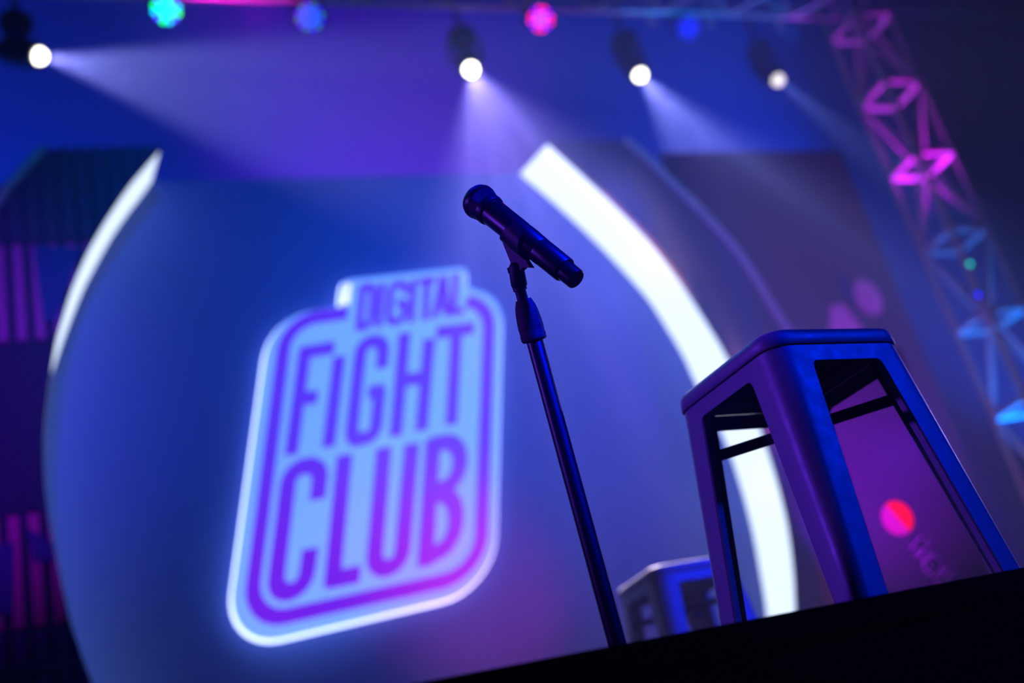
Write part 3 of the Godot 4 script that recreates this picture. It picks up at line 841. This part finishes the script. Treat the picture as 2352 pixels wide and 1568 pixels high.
func moving_head(label: String, at: Vector3, d: Vector3, half: float, energy: float, rays: Array, tint: Color, bright: float) -> void:
	var t := thing("moving_head_light", label, "stage light", at, "white moving heads on the rear bar")
	var shell := mat("fixture_black", Color(0.03, 0.03, 0.035), 0.5)
	var fr := frame_of(d)
	var st := mb()
	lathe(st, [Vector2(0, -0.36), Vector2(0.07, -0.35), Vector2(0.1, -0.3), Vector2(0.105, -0.08), Vector2(0.09, -0.02), Vector2(0.082, 0.0), Vector2(0.06, 0.0), Vector2(0.056, -0.02), Vector2(0, -0.02)], Vector3.ZERO, fr, 24)
	obj("head", st, shell, t)
	st = mb(); lathe(st, [Vector2(0.056, -0.015), Vector2(0.054, 0.01), Vector2(0.044, 0.032), Vector2(0.024, 0.046), Vector2(0, 0.051)], Vector3.ZERO, fr, 16)
	obj("lens", st, glow("lamp_white_%.1f" % bright, Color(1.0, 0.98, 0.9), bright, Color(0.8, 0.8, 0.8)), t)
	var c := -d * 0.2
	st = mb()
	var sx := d.cross(Vector3.UP).normalized()
	for s in [-1.0, 1.0]: tube(st, c + sx * s * 0.13, c + sx * s * 0.13 + Vector3.UP * 0.2, 0.018)
	tube(st, c - sx * 0.14 + Vector3.UP * 0.2, c + sx * 0.14 + Vector3.UP * 0.2, 0.022)
	obj("yoke", st, shell, t)
	st = mb(); lathe(st, [Vector2(0, 0.2), Vector2(0.1, 0.2), Vector2(0.12, 0.23), Vector2(0.12, 0.3), Vector2(0, 0.31)], Vector3(c.x, 0, c.z) + Vector3(0, c.y, 0), Basis.IDENTITY, 16)
	obj("base", st, shell, t)
	st = mb(); tube(st, c + Vector3.UP * 0.3, Vector3(c.x, 7.169 - at.y, c.z), 0.02)
	obj("drop_pipe", st, shell, t)
	spot("beam", at + d * 0.03, at + d * 4.0, tint, energy, half, 0.8, 0.03)
	for r in rays:
		var up := Vector3.UP
		var dd := (d + sx * tan(deg_to_rad(r[0])) + sx.cross(d) * tan(deg_to_rad(r[1]))).normalized()
		spot("beam_ray", at + d * 0.03, at + dd * 4.0, tint, energy * r[3], r[2], 0.7, 0.03)

func truss(st: SurfaceTool, a: Vector3, b: Vector3, u: Vector3, v: Vector3, step: float, r: float) -> void:
	for k in 4: tube(st, a + u * (k & 1) + v * (k >> 1), b + u * (k & 1) + v * (k >> 1), r, r, 10)

func build_rig() -> void:
	var alu := mat("truss_aluminium", Color(0.62, 0.62, 0.66), 0.4, 0.6)
	# front truss that carries the par cans; only its bottom chord shows
	var t := thing("front_truss", "aluminium box truss along the very top edge, tinted magenta and cyan", "truss", Vector3(2.9, 6.068, -6.0))
	var u := Vector3(0, 0.3, 0)
	var v := Vector3(0, 0, 0.3)
	for k in 4:
		var st := mb()
		var o := u * (k & 1) + v * (k >> 1)
		tube(st, Vector3(-4.5, 0, 0) + o, Vector3(3.2, 0, 0) + o, 0.025, 0.025, 12)
		obj("chord", st, alu, t)
	for i in 25:
		var x := -4.45 + i * 0.3
		var up := i % 2 == 0
		var st := mb()
		tube(st, Vector3(x, 0.0 if up else 0.3, 0), Vector3(x + 0.3, 0.3 if up else 0.0, 0), 0.012)
		tube(st, Vector3(x, 0.0, 0.0 if up else 0.3), Vector3(x + 0.3, 0.0, 0.3 if up else 0.0), 0.012)
		obj("brace", st, alu, t)
	for x in [-4.0, 2.9]:
		var st := mb(); tube(st, Vector3(x, 0.3, 0.15), Vector3(x, 7.96, 0.15), 0.012); obj("hanger", st, alu, t)
		st = mb(); tube(st, Vector3(x, 0.3, 0), Vector3(x, 0.3, 0.3), 0.02); obj("hanger_bar", st, alu, t)
	spot("truss_magenta_light", Vector3(1.2, 5.2, -5.2), Vector3(1.2, 6.1, -6.0), Color(1.0, 0.0, 0.75), 5.0, 28.0)
	spot("truss_cyan_light", Vector3(4.9, 5.2, -5.2), Vector3(4.9, 6.1, -6.0), Color(0.0, 0.55, 1.0), 2.0, 50.0)
	# clamps on the bottom chord
	for x in [4.34, 4.86, 5.5]:
		var c := thing("pipe_clamp", ["short pipe clamp on the truss between the pink and the dim blue par can", "blue lit pipe clamp on the truss just right of the dim blue par can", "blue lit pipe clamp on the truss above the faintest white lamp"][[4.34, 4.86, 5.5].find(x)], "clamp", Vector3(x, 6.068, -6.0), "")
		var st := mb()
		lathe(st, [Vector2(0.026, -0.03), Vector2(0.04, -0.03), Vector2(0.04, 0.03), Vector2(0.026, 0.03)], Vector3.ZERO, Basis(Vector3.BACK, PI / 2), 14)
		obj("jaw", st, alu, c)
		st = mb(); tube(st, Vector3(0, -0.035, 0), Vector3(0, -0.1, 0), 0.012); tube(st, Vector3(0, -0.1, 0), Vector3(0, -0.115, 0), 0.03, 0.03, 6)
		obj("bolt", st, alu, c)
	var cam := Vector3(0, 0.55, 0)
	var spots := [[Vector3(0.73, 5.93, -5.97), [Color(0.0, 0.9, 1.0), Color(0.0, 1.0, 0.3), Color(0.25, 0.15, 1.0), Color(0.0, 0.8, 1.0)], 4.0, "par can with bright cyan and green lenses, leftmost under the front truss", Color(0, 0.7, 1.0), 3.0],
		[Vector3(1.67, 5.9, -5.97), [Color(0.08, 0.3, 1.0), Color(0.0, 0.45, 0.5), Color(0.15, 0.0, 1.0)], 2.6, "par can with dim blue and teal lenses, second under the front truss", Color(0.1, 0.3, 1.0), 0.8],
		[Vector3(3.39, 5.94, -5.97), [Color(0.75, 0.25, 1.0), Color(1.0, 0.0, 0.55), Color(0.35, 0.0, 1.0), Color(1.0, 0.0, 0.7)], 3.2, "par can with hot pink and white lenses above the microphone", Color(0.9, 0.1, 0.9), 2.0],
		[Vector3(4.62, 5.89, -5.97), [Color(0.03, 0.12, 1.0), Color(0.0, 0.2, 0.6), Color(0.1, 0.0, 0.9)], 2.2, "par can with faint deep blue lenses, rightmost under the front truss", Color(0.0, 0.2, 1.0), 0.6]]
	for s in spots:
		var d: Vector3 = (cam - s[0]).normalized()
		par_can("par_can", s[3], s[0], d, s[1], s[2], false, 6.024 - s[0].y)
		spot("par_can_light", s[0] + d * 0.03, s[0] + d, s[4], s[5], 20.0, 1.0, 0.08)
	# rear bar with the white moving heads
	var bar := thing("lighting_bar", "round rear lighting bar above the frame that carries the white moving heads", "pipe", Vector3(3.3, 7.2, -7.1))
	var st := mb(); tube(st, Vector3(-5, 0, 0), Vector3(6, 0, 0), 0.03)
	obj("bar", st, alu, bar)
	for x in [-4.5, 5.5]:
		st = mb(); tube(st, Vector3(x, 0.02, 0), Vector3(x, 6.81, 0), 0.012); obj("hanger", st, alu, bar)
	var w := Color(0.95, 0.96, 1.0)
	moving_head("white moving head throwing a wide beam to the right, leftmost of the four", Vector3(-0.07, 6.39, -7.0), Vector3(0.728, -0.536, 0.427), 17.0, 95.0, [[0.0, 11.0, 5.0, 1.0], [0.0, -11.0, 5.0, 0.6]], w, 9.0)
	moving_head("white moving head above the microphone, its beam fanning down in rays", Vector3(3.21, 6.31, -7.0), Vector3(-0.19, -0.83, 0.52), 15.0, 190.0, [[-8.0, 0.0, 2.0, 2.2], [-1.0, 0.0, 1.2, 2.6], [3.0, 1.5, 1.2, 2.4], [8.0, 0.0, 2.0, 1.6]], Color(1.0, 0.9, 1.0), 12.0)
	moving_head("white moving head right of the microphone, its beam cut off by the set", Vector3(4.76, 6.27, -7.0), Vector3(-0.051, -0.906, 0.42), 16.0, 110.0, [[-7.0, 0.0, 6.0, 1.0]], w, 8.0)
	moving_head("faintest and rightmost white moving head, near the truss tower", Vector3(6.16, 6.23, -7.0), Vector3(-0.06, -0.866, 0.496), 7.0, 55.0, [], Color(0.8, 0.95, 1.0), 1.6)

# ================================================================ truss tower
func build_tower() -> void:
	var alu := mat("truss_aluminium", Color(0.62, 0.62, 0.66), 0.4, 0.6)
	var t := thing("truss_tower", "upright square truss tower at the right, lit magenta above and cyan below", "truss", Vector3(6.3, DECK, -6.35))
	var s := 0.36
	var H := 7.0
	var corners := [Vector3(0, 0, 0), Vector3(s, 0, 0), Vector3(s, 0, s), Vector3(0, 0, s)]
	for c in corners:
		var st := mb(); tube(st, c, c + Vector3.UP * H, 0.025, 0.025, 12); obj("chord", st, alu, t)
	var step := 0.71
	for i in 10:
		var y := 4.71 - DECK - 5 * step + i * step
		if y > H - 0.1: break
		for k in 4:
			var a: Vector3 = corners[k]
			var b: Vector3 = corners[(k + 1) % 4]
			if y > 0.05:
				var st := mb(); tube(st, a + Vector3.UP * y, b + Vector3.UP * y, 0.03, 0.03, 10); obj("rung", st, alu, t)
			var y1 := y + step
			if y > 0 and y1 < H:
				var st := mb()
				if (i + k) % 2 == 0: tube(st, a + Vector3.UP * y, b + Vector3.UP * y1, 0.016)
				else: tube(st, b + Vector3.UP * y, a + Vector3.UP * y1, 0.016)
				obj("brace", st, alu, t)
	var st2 := mb(); box(st2, Vector3(s / 2, 0.01, s / 2), Vector3(0.7, 0.02, 0.7), Basis.IDENTITY, 0.003); obj("base_plate", st2, alu, t)
	spot("tower_magenta_light", Vector3(6.48, 4.12, -6.17), Vector3(6.48, 6.0, -6.17), Color(0.95, 0.0, 1.0), 7.0, 32.0, 1.0, 0.05)
	spot("tower_cyan_light", Vector3(6.48, 2.0, -6.17), Vector3(6.48, 6.0, -6.17), Color(0.0, 0.5, 1.0), 13.0, 32.0, 1.0, 0.05)
	var k := 0
	for p in [[Vector3(6.28, 3.66, -5.94), Color(0.0, 0.6, 0.55), "tiny teal indicator lamp clipped to the truss tower, upper of two"], [Vector3(6.23, 3.4, -5.94), Color(0.0, 0.08, 0.9), "tiny deep blue indicator lamp clipped to the truss tower, lower of two"]]:
		var l := thing("indicator_lamp", p[2], "lamp", p[0])
		st2 = mb(); box(st2, Vector3(0.03, 0, -0.012), Vector3(0.1, 0.03, 0.02), Basis.IDENTITY, 0.003); obj("bracket", st2, mat("fixture_black", Color(0.03, 0.03, 0.035), 0.5), l)
		st2 = mb(); lathe(st2, [Vector2(0.016, 0), Vector2(0.014, 0.01), Vector2(0.008, 0.016), Vector2(0, 0.018)], Vector3(0, 0, -0.003), Basis(Vector3.RIGHT, PI / 2), 12)
		obj("lens", st2, glow("indicator_%d" % k, p[1], 6.0), l)
		omni("indicator_lamp_light", p[0] + Vector3(0, 0, 0.05), p[1], 0.001, 0.02)
		k += 1
